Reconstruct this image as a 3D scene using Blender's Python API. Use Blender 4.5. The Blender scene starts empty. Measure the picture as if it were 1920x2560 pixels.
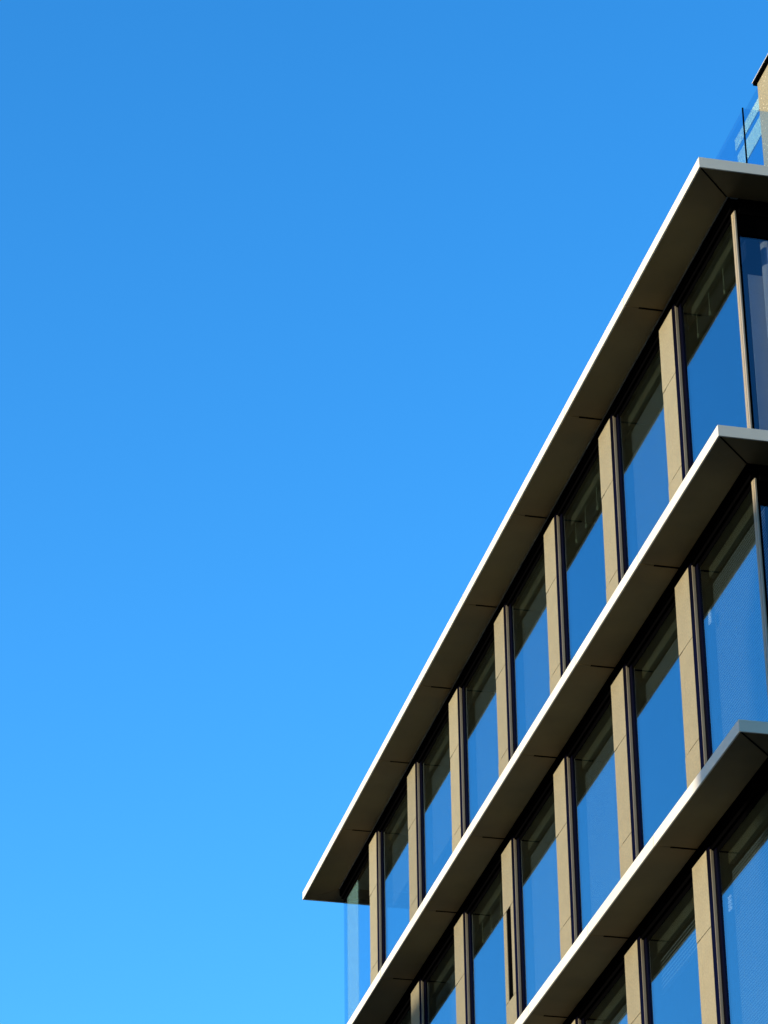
import bpy, math, random
from mathutils import Vector, Matrix
random.seed(7)
S = bpy.context.scene
COL = S.collection

# ------------------------------------------------------------------ camera
Z0 = 24.80                       # height of the top soffit above the street
yaw, pitch, roll = 0.2385, 0.5168, -0.0138
cam_d = bpy.data.cameras.new('camera')
cam = bpy.data.objects.new('camera', cam_d)
COL.objects.link(cam)
fw = Vector((math.sin(yaw)*math.cos(pitch), math.cos(yaw)*math.cos(pitch), math.sin(pitch)))
rt = Vector((math.cos(yaw), -math.sin(yaw), 0)); up = rt.cross(fw)
c_, s_ = math.cos(roll), math.sin(roll)
R_, U_ = c_*rt + s_*up, -s_*rt + c_*up
m = Matrix((R_, U_, -fw)).transposed().to_4x4()
m.translation = Vector((-11.3944, -30.9175, Z0-23.2185))
cam.matrix_world = m
cam_d.sensor_fit = 'VERTICAL'; cam_d.sensor_height = 24.0
cam_d.lens = 8482.4/2560*24.0
cam_d.clip_start = 0.5; cam_d.clip_end = 5000
S.camera = cam

# ------------------------------------------------------------------ light
SUN = Vector((-0.978, -0.125, 0.168)).normalized()       # towards the sun
elev = math.asin(SUN.z)
w = bpy.data.worlds.new('World'); S.world = w; w.use_nodes = True
nt = w.node_tree; nt.nodes.clear()
sky = nt.nodes.new('ShaderNodeTexSky'); sky.sky_type = 'NISHITA'; sky.sun_disc = False
sky.sun_elevation = elev; sky.sun_rotation = math.atan2(SUN.x, SUN.y)
sky.air_density = 1.0; sky.dust_density = 0.3; sky.ozone_density = 3.0
hs = nt.nodes.new('ShaderNodeHueSaturation'); hs.inputs['Hue'].default_value = 0.4975
hs.inputs['Saturation'].default_value = 1.235; hs.inputs['Value'].default_value = 1.0
bg = nt.nodes.new('ShaderNodeBackground'); bg.inputs['Strength'].default_value = 0.15
wo = nt.nodes.new('ShaderNodeOutputWorld')
nt.links.new(sky.outputs[0], hs.inputs['Color']); gm = nt.nodes.new('ShaderNodeGamma'); gm.inputs['Gamma'].default_value = 1.2
nt.links.new(hs.outputs[0], gm.inputs['Color']); nt.links.new(gm.outputs[0], bg.inputs['Color'])
nt.links.new(bg.outputs[0], wo.inputs['Surface'])
sd = bpy.data.lights.new('sun', 'SUN'); sd.energy = 4.0; sd.angle = math.radians(0.5); sd.color = (1.0, 0.86, 0.66)
so = bpy.data.objects.new('sun', sd); COL.objects.link(so)
so.rotation_euler = SUN.to_track_quat('Z', 'Y').to_euler()
S.view_settings.view_transform = 'Standard'; S.view_settings.look = 'None'
S.view_settings.exposure = 1.5; S.view_settings.gamma = 1.0

# ------------------------------------------------------------------ materials
def mat(name, col, rough=0.6, metal=0.0, var=0.0, scale=3.0, bump=0.0, bscale=60.0, spec=0.5, speck=None, streak=False, orand=0.0):
    M = bpy.data.materials.new(name); M.use_nodes = True
    n = M.node_tree.nodes; l = M.node_tree.links; b = n['Principled BSDF']
    b.inputs['Base Color'].default_value = (*col, 1); b.inputs['Roughness'].default_value = rough
    b.inputs['Metallic'].default_value = metal; b.inputs['Specular IOR Level'].default_value = spec
    tc = n.new('ShaderNodeTexCoord'); src = tc.outputs['Object']
    if var:
        mp = n.new('ShaderNodeMapping'); l.new(src, mp.inputs['Vector'])
        if streak: mp.inputs['Scale'].default_value = (1, 1, 0.12)
        nz = n.new('ShaderNodeTexNoise'); nz.inputs['Scale'].default_value = scale; nz.inputs['Detail'].default_value = 6
        l.new(mp.outputs[0], nz.inputs['Vector'])
        rp = n.new('ShaderNodeValToRGB')
        rp.color_ramp.elements[0].position = 0.3; rp.color_ramp.elements[1].position = 0.7
        rp.color_ramp.elements[0].color = (*[c*(1-var) for c in col], 1)
        rp.color_ramp.elements[1].color = (*[min(1, c*(1+var)) for c in col], 1)
        l.new(nz.outputs[0], rp.inputs[0]); out = rp.outputs[0]
        if speck:
            vo = n.new('ShaderNodeTexVoronoi'); vo.inputs['Scale'].default_value = speck[0]
            l.new(src, vo.inputs['Vector'])
            lt = n.new('ShaderNodeMath'); lt.operation = 'LESS_THAN'; lt.inputs[1].default_value = speck[1]
            l.new(vo.outputs['Distance'], lt.inputs[0])
            sp = n.new('ShaderNodeSeparateColor'); l.new(vo.outputs['Color'], sp.inputs[0])
            gt = n.new('ShaderNodeMath'); gt.operation = 'GREATER_THAN'; gt.inputs[1].default_value = speck[2]
            l.new(sp.outputs[0], gt.inputs[0])
            mu = n.new('ShaderNodeMath'); mu.operation = 'MULTIPLY'; l.new(lt.outputs[0], mu.inputs[0]); l.new(gt.outputs[0], mu.inputs[1])
            mx = n.new('ShaderNodeMix'); mx.data_type = 'RGBA'; l.new(mu.outputs[0], mx.inputs[0])
            l.new(out, mx.inputs[6]); mx.inputs[7].default_value = (0.32, 0.29, 0.21, 1); out = mx.outputs[2]
            # fine grain of the stone
            n2 = n.new('ShaderNodeTexNoise'); n2.inputs['Scale'].default_value = 38; n2.inputs['Detail'].default_value = 3
            l.new(src, n2.inputs['Vector'])
            m2 = n.new('ShaderNodeMix'); m2.data_type = 'RGBA'; m2.blend_type = 'OVERLAY'; m2.inputs[0].default_value = 0.35
            l.new(out, m2.inputs[6]); l.new(n2.outputs[0], m2.inputs[7]); out = m2.outputs[2]
        if orand:      # every panel / stone pier has its own slightly different tone
            oi = n.new('ShaderNodeObjectInfo'); mr = n.new('ShaderNodeMapRange')
            mr.inputs['To Min'].default_value = 1-orand; mr.inputs['To Max'].default_value = 1+orand*0.6
            l.new(oi.outputs['Random'], mr.inputs['Value'])
            vm = n.new('ShaderNodeVectorMath'); vm.operation = 'SCALE'
            l.new(out, vm.inputs[0]); l.new(mr.outputs[0], vm.inputs['Scale']); out = vm.outputs[0]
        l.new(out, b.inputs['Base Color'])
    if bump:
        nb = n.new('ShaderNodeTexNoise'); nb.inputs['Scale'].default_value = bscale; nb.inputs['Detail'].default_value = 4
        l.new(src, nb.inputs['Vector'])
        bp = n.new('ShaderNodeBump'); bp.inputs['Strength'].default_value = bump; bp.inputs['Distance'].default_value = 0.01
        l.new(nb.outputs[0], bp.inputs['Height']); l.new(bp.outputs[0], b.inputs['Normal'])
    return M

def glass(name, tint, ior, refl, wav=0.0):
    M = bpy.data.materials.new(name); M.use_nodes = True
    n = M.node_tree.nodes; l = M.node_tree.links; n.clear()
    o = n.new('ShaderNodeOutputMaterial'); mx = n.new('ShaderNodeMixShader')
    tr = n.new('ShaderNodeBsdfTransparent'); tr.inputs[0].default_value = (*tint, 1)
    gl = n.new('ShaderNodeBsdfGlossy'); gl.inputs[0].default_value = (*refl, 1); gl.inputs['Roughness'].default_value = 0.0
    # Schlick reflectance from the angle, the same on both faces of the pane
    ge = n.new('ShaderNodeNewGeometry'); dt = n.new('ShaderNodeVectorMath'); dt.operation = 'DOT_PRODUCT'
    l.new(ge.outputs['Normal'], dt.inputs[0]); l.new(ge.outputs['Incoming'], dt.inputs[1])
    def mth(op, a, b=None):
        q = n.new('ShaderNodeMath'); q.operation = op
        for i, v in enumerate((a, b)):
            if v is None: continue
            if isinstance(v, float): q.inputs[i].default_value = v
            else: l.new(v, q.inputs[i])
        return q
    ab = mth('ABSOLUTE', dt.outputs['Value']); om = mth('SUBTRACT', 1.0, ab.outputs[0]); pw = mth('POWER', om.outputs[0], 5.0)
    fr = mth('ADD', mth('MULTIPLY', pw.outputs[0], 1.0-ior).outputs[0], ior)
    l.new(fr.outputs[0], mx.inputs[0]); l.new(tr.outputs[0], mx.inputs[1]); l.new(gl.outputs[0], mx.inputs[2])
    l.new(mx.outputs[0], o.inputs[0])
    if wav:
        gp_ = n.new('ShaderNodeNewGeometry'); nz = n.new('ShaderNodeTexNoise'); nz.inputs['Scale'].default_value = 0.6
        nz.inputs['Detail'].default_value = 1
        l.new(gp_.outputs['Position'], nz.inputs['Vector'])
        bp = n.new('ShaderNodeBump'); bp.inputs['Strength'].default_value = wav; bp.inputs['Distance'].default_value = 0.01
        l.new(nz.outputs[0], bp.inputs['Height'])
        l.new(bp.outputs[0], gl.inputs['Normal'])
    return M

M_STONE = mat('sandstone', (0.126, 0.111, 0.070), 0.85, var=0.07, scale=2.5, bump=0.35, bscale=45, spec=0.2, speck=(24, 0.19, 0.91), orand=0.16)
M_FASC = mat('white_metal', (0.37, 0.345, 0.29), 0.6, var=0.05, scale=2.2, spec=0.3, orand=0.05)
M_SOFF = mat('bronze_soffit', (0.096, 0.062, 0.020), 0.8, var=0.14, scale=1.6, orand=0.14, spec=0.25)
def matt(name, col, gloss=None):
    M = bpy.data.materials.new(name); M.use_nodes = True
    n = M.node_tree.nodes; l = M.node_tree.links; n.clear()
    o = n.new('ShaderNodeOutputMaterial'); d = n.new('ShaderNodeBsdfDiffuse'); d.inputs[0].default_value = (*col, 1)
    nz = n.new('ShaderNodeTexNoise'); nz.inputs['Scale'].default_value = 6
    mx = n.new('ShaderNodeMix'); mx.data_type = 'RGBA'; l.new(nz.outputs[0], mx.inputs[0])
    mx.inputs[6].default_value = (*[c*.6 for c in col], 1); mx.inputs[7].default_value = (*[c*1.4 for c in col], 1)
    l.new(mx.outputs[2], d.inputs[0]); out = d.outputs[0]
    if gloss:
        g = n.new('ShaderNodeBsdfGlossy'); g.inputs[0].default_value = (*gloss, 1); g.inputs['Roughness'].default_value = 0.25
        a = n.new('ShaderNodeAddShader'); l.new(out, a.inputs[0]); l.new(g.outputs[0], a.inputs[1]); out = a.outputs[0]
    l.new(out, o.inputs[0]); return M
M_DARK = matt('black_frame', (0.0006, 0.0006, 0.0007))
M_MULL = matt('dark_blue_frame', (0.001, 0.001, 0.0025), (0.004, 0.006, 0.018))
M_STRIP = mat('bronze_strip', (0.15, 0.125, 0.085), 0.5, var=0.08, scale=4)
M_CREAM = mat('cream_metal', (0.155, 0.125, 0.075), 0.5, var=0.05, scale=4)
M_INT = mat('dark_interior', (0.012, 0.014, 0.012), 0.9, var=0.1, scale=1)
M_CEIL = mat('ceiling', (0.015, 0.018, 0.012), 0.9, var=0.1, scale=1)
M_COLM = mat('plaster', (0.6, 0.5, 0.36), 0.8, var=0.05, scale=2)
M_RAIL = mat('blind_rail', (0.115, 0.108, 0.06), 0.6, var=0.06, scale=3)
M_SLAT = mat('blind_slat', (0.21, 0.24, 0.23), 0.6, var=0.04, scale=3)
M_SHADE = mat('roller_shade', (0.70, 0.62, 0.44), 0.8, var=0.05, scale=1.5)
M_BRICK = mat('brown_brick', (0.13, 0.075, 0.045), 0.9, var=0.2, scale=2)
M_CORD = mat('cord', (0.6, 0.65, 0.4), 0.7)
M_GLASS = glass('facade_glass', (0.64, 0.68, 0.68), 0.27, (0.70, 0.90, 1.0), wav=0.06)
M_GCLR = glass('clear_glass', (0.78, 0.89, 0.96), 0.09, (0.9, 0.95, 1.0))
M_FROST = bpy.data.materials.new('frosted_strip'); M_FROST.use_nodes = True
_n = M_FROST.node_tree.nodes; _l = M_FROST.node_tree.links; _n.clear()
_o = _n.new('ShaderNodeOutputMaterial'); _x = _n.new('ShaderNodeMixShader'); _x.inputs[0].default_value = 0.33
_t = _n.new('ShaderNodeBsdfTransparent'); _t.inputs[0].default_value = (0.92, 0.96, 0.94, 1)
_d = _n.new('ShaderNodeBsdfDiffuse'); _d.inputs[0].default_value = (0.33, 0.39, 0.33, 1)
_l.new(_t.outputs[0], _x.inputs[1]); _l.new(_d.outputs[0], _x.inputs[2]); _l.new(_x.outputs[0], _o.inputs[0])
M_GLSIDE = glass('side_glass', (0.50, 0.60, 0.76), 0.08, (0.8, 0.9, 1.0))
M_FRINGE = glass('clear_green_glass', (0.80, 0.90, 0.93), 0.05, (0.9, 0.95, 1.0))
M_WHITE = mat('glint_white', (0.95, 0.95, 0.95), 0.6)  # white of the bars that stand in for glints
M_PALE = mat('pale_aqua_panel', (0.38, 0.38, 0.30), 0.7, var=0.04, scale=2)
M_ROOF = mat('roof_gravel', (0.35, 0.32, 0.27), 0.9, var=0.2, scale=8, bump=0.4, bscale=30)

# ------------------------------------------------------------------ helpers
def mesh(name, boxes, material, parent=None, loc=(0, 0, 0), bevel=0.0, share=None):
    """boxes: (x0,x1,y0,y1,z0,z1) or ready (verts,faces); one mesh object"""
    if share is None:
        V, F = [], []
        for bx in boxes:
            o = len(V)
            if len(bx) == 6:
                x0, x1, y0, y1, z0, z1 = bx
                V += [(x0,y0,z0),(x1,y0,z0),(x1,y1,z0),(x0,y1,z0),(x0,y0,z1),(x1,y0,z1),(x1,y1,z1),(x0,y1,z1)]
                F += [[o+i for i in f] for f in ((0,3,2,1),(4,5,6,7),(0,1,5,4),(1,2,6,5),(2,3,7,6),(3,0,4,7))]
            else:
                V += bx[0]; F += [[o+i for i in f] for f in bx[1]]
        me = bpy.data.meshes.new(name); me.from_pydata(V, [], F); me.update()
        me.materials.append(material)
    else: me = share
    o = bpy.data.objects.new(name, me); COL.objects.link(o); o.location = loc
    if parent is not None: o.parent = parent
    if bevel:
        b = o.modifiers.new('bevel', 'BEVEL'); b.width = bevel; b.segments = 2; b.limit_method = 'ANGLE'
    return o
def prism(poly, z0, z1):
    n = len(poly)
    V = [(x, y, z0) for x, y in poly] + [(x, y, z1) for x, y in poly]
    F = [list(range(n))[::-1], list(range(n, 2*n))] + [[i, (i+1) % n, n+(i+1) % n, n+i] for i in range(n)]
    return (V, F)
def slat(x, y0, y1, z, wd=0.022, tilt=0.8, th=0.0012):
    dx, dz = wd/2*math.cos(tilt), wd/2*math.sin(tilt)
    V = []
    for y in (y0, y1):
        V += [(x-dx, y, z-dz), (x+dx, y, z+dz), (x+dx, y, z+dz+th), (x-dx, y, z-dz+th)]
    return (V, [(0,1,2,3), (7,6,5,4), (0,4,5,1), (1,5,6,2), (2,6,7,3), (3,7,4,0)])
def empty(name, loc=(0, 0, 0), parent=None):
    o = bpy.data.objects.new(name, None); COL.objects.link(o); o.location = loc
    if parent is not None: o.parent = parent
    return o
def tag(o, label=None, cat=None, group=None, kind=None):
    for k, v in (('label', label), ('category', cat), ('group', group), ('kind', kind)):
        if v: o[k] = v
    return o

# ------------------------------------------------------------------ dimensions (fitted)
L = 22.314; B = 2.7017; J0 = 3.0822; H = 3.6854; D = 0.516; DR = 0.537; T = 0.142
XP = 0.55; XG = 0.61; YG = 0.60; YE = L - 0.53; XE = 15.0
PY0, PW = 2.866, 0.522            # first pier: near edge and width
MY0 = 2.63                        # first mullion's near edge
NL = 7

# ------------------------------------------------------------------ ground
g = mesh('ground', [(-1500, 1500, -1500, 1500, -0.5, -0.125)], mat('paving', (0.10, 0.080, 0.055), 0.9, var=0.15, scale=0.3, bump=0.2, bscale=4))
tag(g, kind='structure')
pv = mesh('pavement', [(-4.0, XE+4, -4.0, L+4, -0.125, 0.0)], mat('pavement_stone', (0.16, 0.13, 0.09), 0.85, var=0.1, scale=1.5))
tag(pv, kind='structure')
rd = mesh('road', [(-16.0, -6.0, -300, 300, -0.125, -0.121)], mat('asphalt', (0.05, 0.05, 0.052), 0.85, var=0.2, scale=2, bump=0.3, bscale=20))
tag(rd, kind='structure')

# ------------------------------------------------------------------ the building
bld = empty('office_building')
tag(bld, 'glass and sandstone office block with white edged overhanging slabs under a blue sky', 'building')

def slab(level):
    z = Z0 - H*level
    nm = 'roof_canopy' if level == 0 else 'floor_ledge'
    core = mesh(nm, [prism([(0.02, 0.02), (XE, 0.02), (XE, L-0.02), (0.02, L-0.02)], z+0.032, z+T-0.004)] , M_DARK if level else M_ROOF, bld)
    if level == 0: core['label'] = 'topmost overhang with the glass balustrade standing on it'
    gp = 0.006
    ys = [0.0] + [J0 + B*k for k in range(7)] + [L]
    # white edge panels, left side then right side
    for i in range(8):
        a, b = ys[i] + (0 if i == 0 else gp), ys[i+1] - (0 if i == 7 else gp)
        if level == 1 and i == 5: b -= 0.016
        poly = [(0, a), (0.02, a + (0.02 if i == 0 else 0)), (0.02, b - (0.02 if i == 7 else 0)), (0, b)]
        jz = 0 if level == 0 else random.uniform(-0.002, 0.002)
        mesh('edge_panel', [prism(poly, z+jz, z+T)], M_FASC, core, bevel=0.002)
    xs = [0.0, 3.2, 5.9, 8.6, 11.3, XE]
    for i in range(5):
        a, b = xs[i] + (0 if i == 0 else gp), xs[i+1] - gp
        poly = [(a, 0), (b, 0), (b, 0.02), (a + (0.02 if i == 0 else 0), 0.02)]
        mesh('edge_panel', [prism(poly, z, z+T)], M_FASC, core, bevel=0.002)
        poly = [(a, L), (a + (0.02 if i == 0 else 0), L-0.02), (b, L-0.02), (b, L)]
        mesh('edge_panel', [prism(poly, z, z+T)], M_FASC, core, bevel=0.002)
    # soffit panels
    e = 0.024
    for i in range(8):
        a, b = ys[i] + gp*0.8, ys[i+1] - gp*0.8
        p = [(e, a), (D, a), (D, b), (e, b)]
        if i == 0: p = [(e, e+0.012), (D, DR+0.012), (D, b), (e, b)]
        if i == 7: p = [(e, a), (D, a), (D, L-DR-0.003), (e, L-e-0.003)]
        mesh('soffit_panel', [prism(p, z+0.010, z+0.030)], M_SOFF, core)
    for i in range(5):
        a, b = xs[i] + gp*0.8, xs[i+1] - gp*0.8
        p = [(a, e), (b, e), (b, DR), (a, DR)]
        if i == 0: p = [(e+0.012, e), (b, e), (b, DR), (D+0.012, DR)]
        mesh('soffit_panel', [prism(p, z+0.010, z+0.030)], M_SOFF, core)
        p = [(a, L-DR), (b, L-DR), (b, L-e), (a, L-e)]
        if i == 0: p = [(D+0.003, L-DR), (b, L-DR), (b, L-e), (e+0.003, L-e)]
        mesh('soffit_panel', [prism(p, z+0.010, z+0.030)], M_SOFF, core)
    # black drainage slots in the soffit at each joint
    for k in range(7):
        mesh('slot', [(0.20, D, ys[k+1]-0.017, ys[k+1]+0.017, z+0.006, z+0.009)], M_DARK, core)
    # mitre cover strip at the near corner
    n_ = Vector((DR, -D, 0)).normalized()*0.009
    a, b = Vector((e, e, 0)), Vector((D, DR, 0))
    mesh('mitre_joint', [prism([(a+n_).to_tuple()[:2], (b+n_).to_tuple()[:2], (b-n_).to_tuple()[:2], (a-n_).to_tuple()[:2]], z+0.005, z+0.0085)], M_DARK, core)
    # returns above the soffit edge (thin light line) and black head zone
    return core
for lv in range(NL): slab(lv)

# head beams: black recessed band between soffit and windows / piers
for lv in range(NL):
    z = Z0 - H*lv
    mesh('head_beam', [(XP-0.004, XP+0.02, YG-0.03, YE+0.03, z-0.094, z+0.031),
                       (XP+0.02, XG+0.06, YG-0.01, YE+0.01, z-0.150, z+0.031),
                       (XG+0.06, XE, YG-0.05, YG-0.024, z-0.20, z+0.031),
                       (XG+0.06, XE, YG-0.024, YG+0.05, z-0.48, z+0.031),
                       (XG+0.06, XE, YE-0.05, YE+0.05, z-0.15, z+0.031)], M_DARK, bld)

# stone piers
def pier_boxes(zt, zb, miss=False):
    y0, y1 = 0, PW; x0, x1 = XP, XP+0.14
    q = 0.004
    j1, j2 = zt-(1.03-0.095), zt-(2.362-0.095)
    bx = [(x0, x1, y0, y1, j1+q, zt), (x0, x1, y0, y1, zb, j2-q)]
    ys = 0.375
    if miss:
        bx += [(x0, x1, ys-0.01, y1, j2+q, j1-q), (x0, x1, y0, 0.13, j2+q, j1-q)]
    else:
        bx += [(x0, x1, y0, ys-q*0.8, j2+q, j1-q), (x0+0.004, x1, ys+q*2.2, y1, j2+q, j1-q)]
    return bx
pier_mesh = None
for lv in range(NL-1):
    z = Z0 - H*lv
    zt, zb = -0.095, -H+T
    for k in range(7):
        miss = (lv == 1 and k == 3)
        if miss or pier_mesh is None:
            p = mesh('stone_pier', pier_boxes(zt, zb, miss), M_STONE, bld, (0, PY0+B*k, z), bevel=0.003)
            if not miss: pier_mesh = p.data
            else: p['label'] = 'pier with a narrow black slot where its middle stone is missing'
        else:
            p = mesh('stone_pier', None, None, bld, (0, PY0+B*k, z), bevel=0.003, share=pier_mesh)
        mesh('backing', [(XP+0.012, XP+0.13, 0.004, PW-0.004, -H+T+0.01, -0.12)], M_DARK, p)
# mullions beside piers
ma = None
for lv in range(NL-1):
    z = Z0 - H*lv
    for k in range(7):
        o = mesh('mullion', [(XP+0.003, XG+0.05, 2.745, PY0-0.003, -H+T, -0.094), (XP+0.045, XG+0.055, MY0, 2.700, -H+T, -0.151),
                 (XP+0.047, XG+0.05, 2.700, 2.745, -H+T, -0.152)], M_MULL, bld, (0, B*k, z), share=ma)
        if ma is None: ma = o.data
        mesh('edge_strip', [(XP+0.006, XP+0.040, 2.735, 2.7445, -H+T, -0.135)], M_STRIP, o)
# near corner post (two tones) and far corner seam
for lv in range(NL-1):
    z = Z0 - H*lv
    o = mesh('corner_post', [(XG-0.014, XG+0.006, YG-0.010, YG+0.052, -H+T, -0.165)], M_CREAM, bld, (0, 0, z), bevel=0.002)
    mesh('edge_strip', [(XG-0.011, XG+0.006, YG-0.058, YG-0.016, -H+T, -0.170)], M_STRIP, o)
    mesh('corner_frame', [(XG+0.007, XG+0.040, YG-0.045, YG+0.03, -H+T, -0.17)], M_DARK, o)

# windows on the left front
def blind_mesh(y0, y1, ztop, zbot, pitch, tilt, x):
    n = int((ztop-zbot)/pitch)
    return [slat(x, y0, y1, ztop-i*pitch, wd=pitch*1.12, tilt=tilt) for i in range(n)]
XB = 0.745
WA = (2.43, 2.52, -1.045, -0.87)      # bright glints in two panes, put in as white bars just behind
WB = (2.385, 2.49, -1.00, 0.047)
blind_cache = {}
# blind state per storey and bay: (drop as a share of the height, tilt, slat pitch)
STATE = {0: [(0, 0, 0), (1.0, 1.35, .030), (0, 0, 0), (1.0, 1.35, .030), (1.0, 1.35, .030), (0.5, 1.35, .03), (0.35, 1.35, .03)],
         1: [(1.0, 1.34, .040), (0.08, 1.34, .040), (1.0, 1.35, .03), (0.95, 1.35, .03), (0, 0, 0), (0.6, 1.35, .03), (1, 1.35, .03)],
         2: [(1.0, 1.34, .040), (0.14, 1.15, .05), (0.8, 1.35, .03), (1, 1.35, .03), (0, 0, 0), (0, 0, 0), (1, 1.35, .03)]}
for lv in range(NL-1):
    z = Z0 - H*lv
    for i in range(8):
        y0 = YG+0.055 if i == 0 else PY0+PW+B*(i-1)
        y1 = YE if i == 7 else MY0+B*i
        win = mesh('window', [(XG-0.004, XG+0.05, 0.0, y1-y0, -0.222, -0.151)], M_DARK, bld, (0, y0, z))
        mesh('sill', [(XG-0.004, XG+0.05, 0.0, y1-y0, -H+T-0.002, -H+T+0.06)], M_DARK, win)
        w_ = y1-y0
        if i == 7:
            mesh('glass_pane', [(XG, XG+0.012, 0.0, w_, -H+T+0.06, -0.222)], M_FRINGE, win)
            continue
        mesh('glass_pane', [(XG, XG+0.012, 0.0, w_, -H+T+0.06, -0.222)], M_GLASS, win)
        st = STATE.get(lv, [(1, 1, .05)]*7)[i] if lv < 3 else (0, 0, 0)
        if lv < 4:
            mesh('blind_rail', [(XB-0.03, XB+0.03, 0.02, w_-0.045, -0.370, -0.232)], M_RAIL, win)
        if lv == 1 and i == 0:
            mesh('glint_bar', [(XG+0.03, XG+0.042, WA[0]-y0, WA[1]-y0, WA[2], WA[3])], M_WHITE, win)  # sun glint given shape as a white bar
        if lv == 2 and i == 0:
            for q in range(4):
                mesh('glint_tick', [(XG+0.03, XG+0.042, WB[0]-y0, WB[1]-y0, WB[2]+q*WB[3], WB[2]+q*WB[3]+0.03)], M_WHITE, win)  # row of small glints, each a white bar
        if lv < 3:
            drop, tilt, pt = st
            if drop:
                key = (round(w_, 2), st)
                zt_, zb_ = -0.475, -0.475-drop*(H-T-0.06-0.475)
                bm_ = blind_mesh(0.03, w_-0.055, zt_, zb_, pt, tilt, XB)
                o = mesh('blind', bm_, M_SLAT, win, share=blind_cache.get(key)); blind_cache[key] = o.data
                if drop < 0.99: mesh('bottom_rail', [(XB-0.015, XB+0.015, 0.03, w_-0.055, zb_-0.03, zb_-0.005)], M_INT, win)
            else:
                mesh('blind', blind_mesh(0.03, w_-0.055, -0.475, -0.72, 0.02, 1.1, XB+0.02), M_SLAT, win)
                for yy, ln in ((w_*0.93, 0.25), (w_*0.69, 0.25), (w_*0.41, 0.25)):
                    q = ln*random.uniform(.85, 1.15)
                    mesh('blind_cord', [(XB-0.003, XB+0.003, yy-0.003, yy+0.003, -0.40-q, -0.37),
                                        (XB-0.008, XB+0.008, yy-0.010, yy+0.010, -0.46-q, -0.40-q)], M_CORD, win)

# end corner: clear return glass, frosted strip behind the front glass
for lv in range(NL-1):
    z = Z0 - H*lv
    o = mesh('corner_window', [(XG+0.014, 2.6, YE-0.004, YE+0.04, -0.222, -0.151), (2.55, 2.6, YE-0.004, YE+0.04, -H+T, -0.222)], M_DARK, bld, (0, 0, z))
    mesh('glass_pane', [(XG+0.014, 2.55, YE-0.012, YE-0.0, -H+T, -0.222)], M_FRINGE, o)
    mesh('frosted_strip', [(XG+0.016, XG+0.020, YE-1.02, YE-0.20, -H+T, -0.12)], M_FROST, o)
    mesh('end_wall', [(2.605, XE-0.1, YE-0.2, YE+0.02, z-H+T, z-0.14)], M_STONE, bld)

# right front windows
for lv in range(NL-1):
    z = Z0 - H*lv
    xs = [XG+0.045, 3.2, 5.9, 8.6, 11.3, XE-0.1]
    for i in range(5):
        a, b = xs[i], xs[i+1]-0.5 if i < 4 else xs[i+1]
        win = mesh('window', [(a, b, YG-0.004, YG+0.05, -H+T-0.002, -H+T+0.06)], M_DARK, bld, (0, 0, z))
        mesh('glass_pane', [(a, b, YG, YG+0.012, -H+T+0.06, -0.48)], M_GLSIDE, win)
        if i == 0 and lv < 3:
            mesh('roller_blind', [(a+0.20, a+1.6, YG+0.32, YG+0.326, -H+T+0.3, -0.80)], M_SHADE, win)
        if i < 4:
            mesh('stone_pier', [(b, b+0.5, YG-0.05, YG+0.09, z-H+T, z-0.21)], M_STONE, bld, bevel=0.003)

# interior
for lv in range(NL-1):
    z = Z0 - H*lv
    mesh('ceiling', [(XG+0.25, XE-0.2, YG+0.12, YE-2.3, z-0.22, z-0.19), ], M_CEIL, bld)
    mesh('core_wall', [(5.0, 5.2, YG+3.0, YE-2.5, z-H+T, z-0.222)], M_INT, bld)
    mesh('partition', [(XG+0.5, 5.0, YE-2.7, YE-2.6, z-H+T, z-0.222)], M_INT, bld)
    o = mesh('warm_strip_column', [prism([(1.10+0.10*math.cos(t*math.pi/12), 0.80+0.10*math.sin(t*math.pi/12)) for t in range(24)], z-H+T, z-0.222)], M_COLM, bld)  # column added to catch the sun as a warm strip
mesh('rear_wall', [(XE-0.1, XE-0.02, YG, YE, 0, Z0)], M_STONE, bld)

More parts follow.
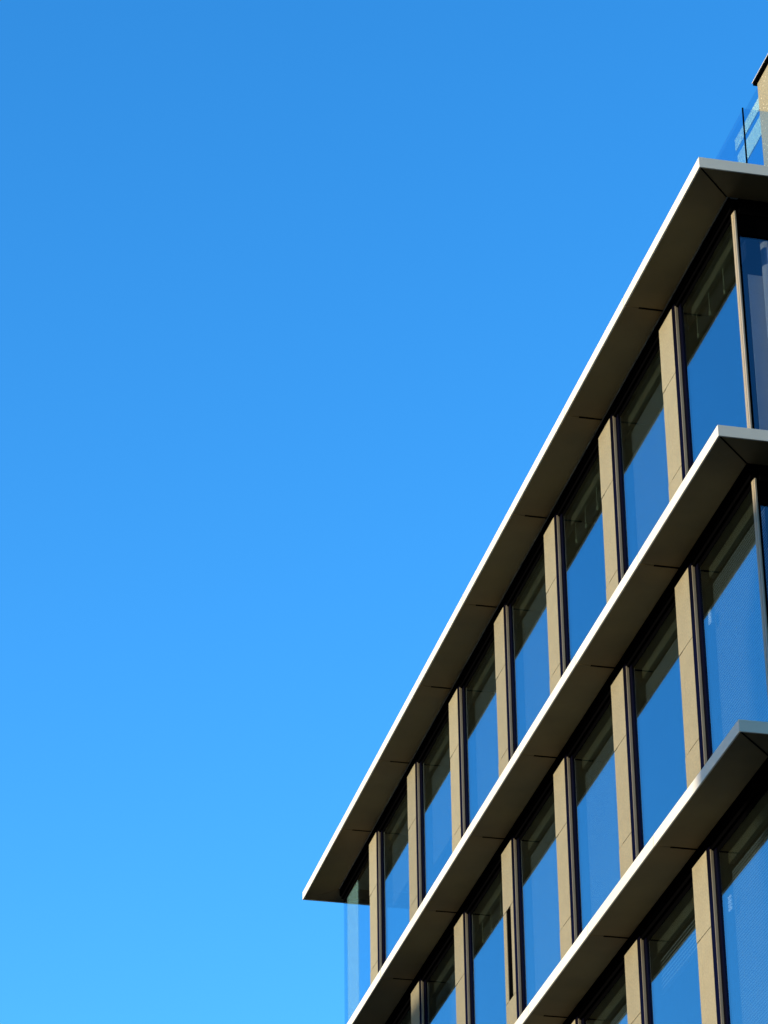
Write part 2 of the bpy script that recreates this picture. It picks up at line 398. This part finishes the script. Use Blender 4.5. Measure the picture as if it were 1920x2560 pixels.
# ------------------------------------------------------------------ roof
ZR = Z0 + T
pent = mesh('penthouse', [(1.5, 9.0, -0.0+0.75, 1.75, ZR, Z0+2.725)], M_STONE, bld, bevel=0.003)
mesh('coping', [(1.46, 9.05, 0.70, 1.80, Z0+2.728, Z0+2.765)], M_DARK, pent)
mesh('cap_flashing', [(1.45, 9.06, 0.69, 1.81, Z0+2.766, Z0+2.775)], M_FASC, pent)
mesh('glass_screen', [(1.5, 1.512, 1.76, 4.6, ZR, Z0+2.675)], M_FRINGE, pent)
mesh('pale_band', [(1.53, 1.545, 1.76, 2.77, Z0+2.395, Z0+2.575)], M_PALE, pent)
mesh('pale_band', [(1.53, 1.545, 1.76, 2.72, Z0+2.0, Z0+2.29)], M_PALE, pent)
bal = mesh('balustrade', [(0.722, 0.738, 0.335, 0.351, ZR, Z0+1.215)], M_DARK, bld)
mesh('glass_panel', [(0.724, 0.736, 0.353, 1.70, ZR, Z0+1.19)], M_GCLR, bal)
mesh('glass_panel', [(0.724, 0.736, 1.715, 3.2, ZR, Z0+1.19)], M_GCLR, bal)
mesh('glass_panel', [(0.740, 2.2, 0.337, 0.349, ZR, Z0+1.205)], M_GCLR, bal)
mesh('glass_panel', [(2.215, 3.7, 0.337, 0.349, ZR, Z0+1.205)], M_GCLR, bal)

# ------------------------------------------------------------------ neighbours across the street that throw the shadows
def neighbour(name, x0, x1, y0, y1, h, label):
    r = empty(name, ((x0+x1)/2, (y0+y1)/2, 0)); tag(r, label, 'building')
    cx, cy = (x0+x1)/2, (y0+y1)/2
    mesh('wall', [(x0-cx, x1-cx, y0-cy, y1-cy, 0, h)], M_BRICK, r)
    mesh('roof', [(x0-cx+0.1, x1-cx-0.1, y0-cy+0.1, y1-cy-0.1, h, h+0.12)], M_ROOF, r)
    n = int(h//3.6)
    for f in range(n):
        bx = []; y = y0-cy+1.2
        while y < y1-cy-1.8:
            bx.append((x1-cx, x1-cx+0.03, y, y+1.4, f*3.6+1.0, f*3.6+2.8)); y += 2.6
        mesh('window_row', bx, M_MULL, r)
    return r
hN = Z0 + 2.74
neighbour('neighbouring_building', -46, -40, -34, -4.4, hN, 'flat roofed block across the street whose shadow falls on the near corner')
neighbour('neighbouring_building', -46, -40, 10.0, 36, Z0+2.82, 'flat roofed block across the street whose shadow falls on the far end')
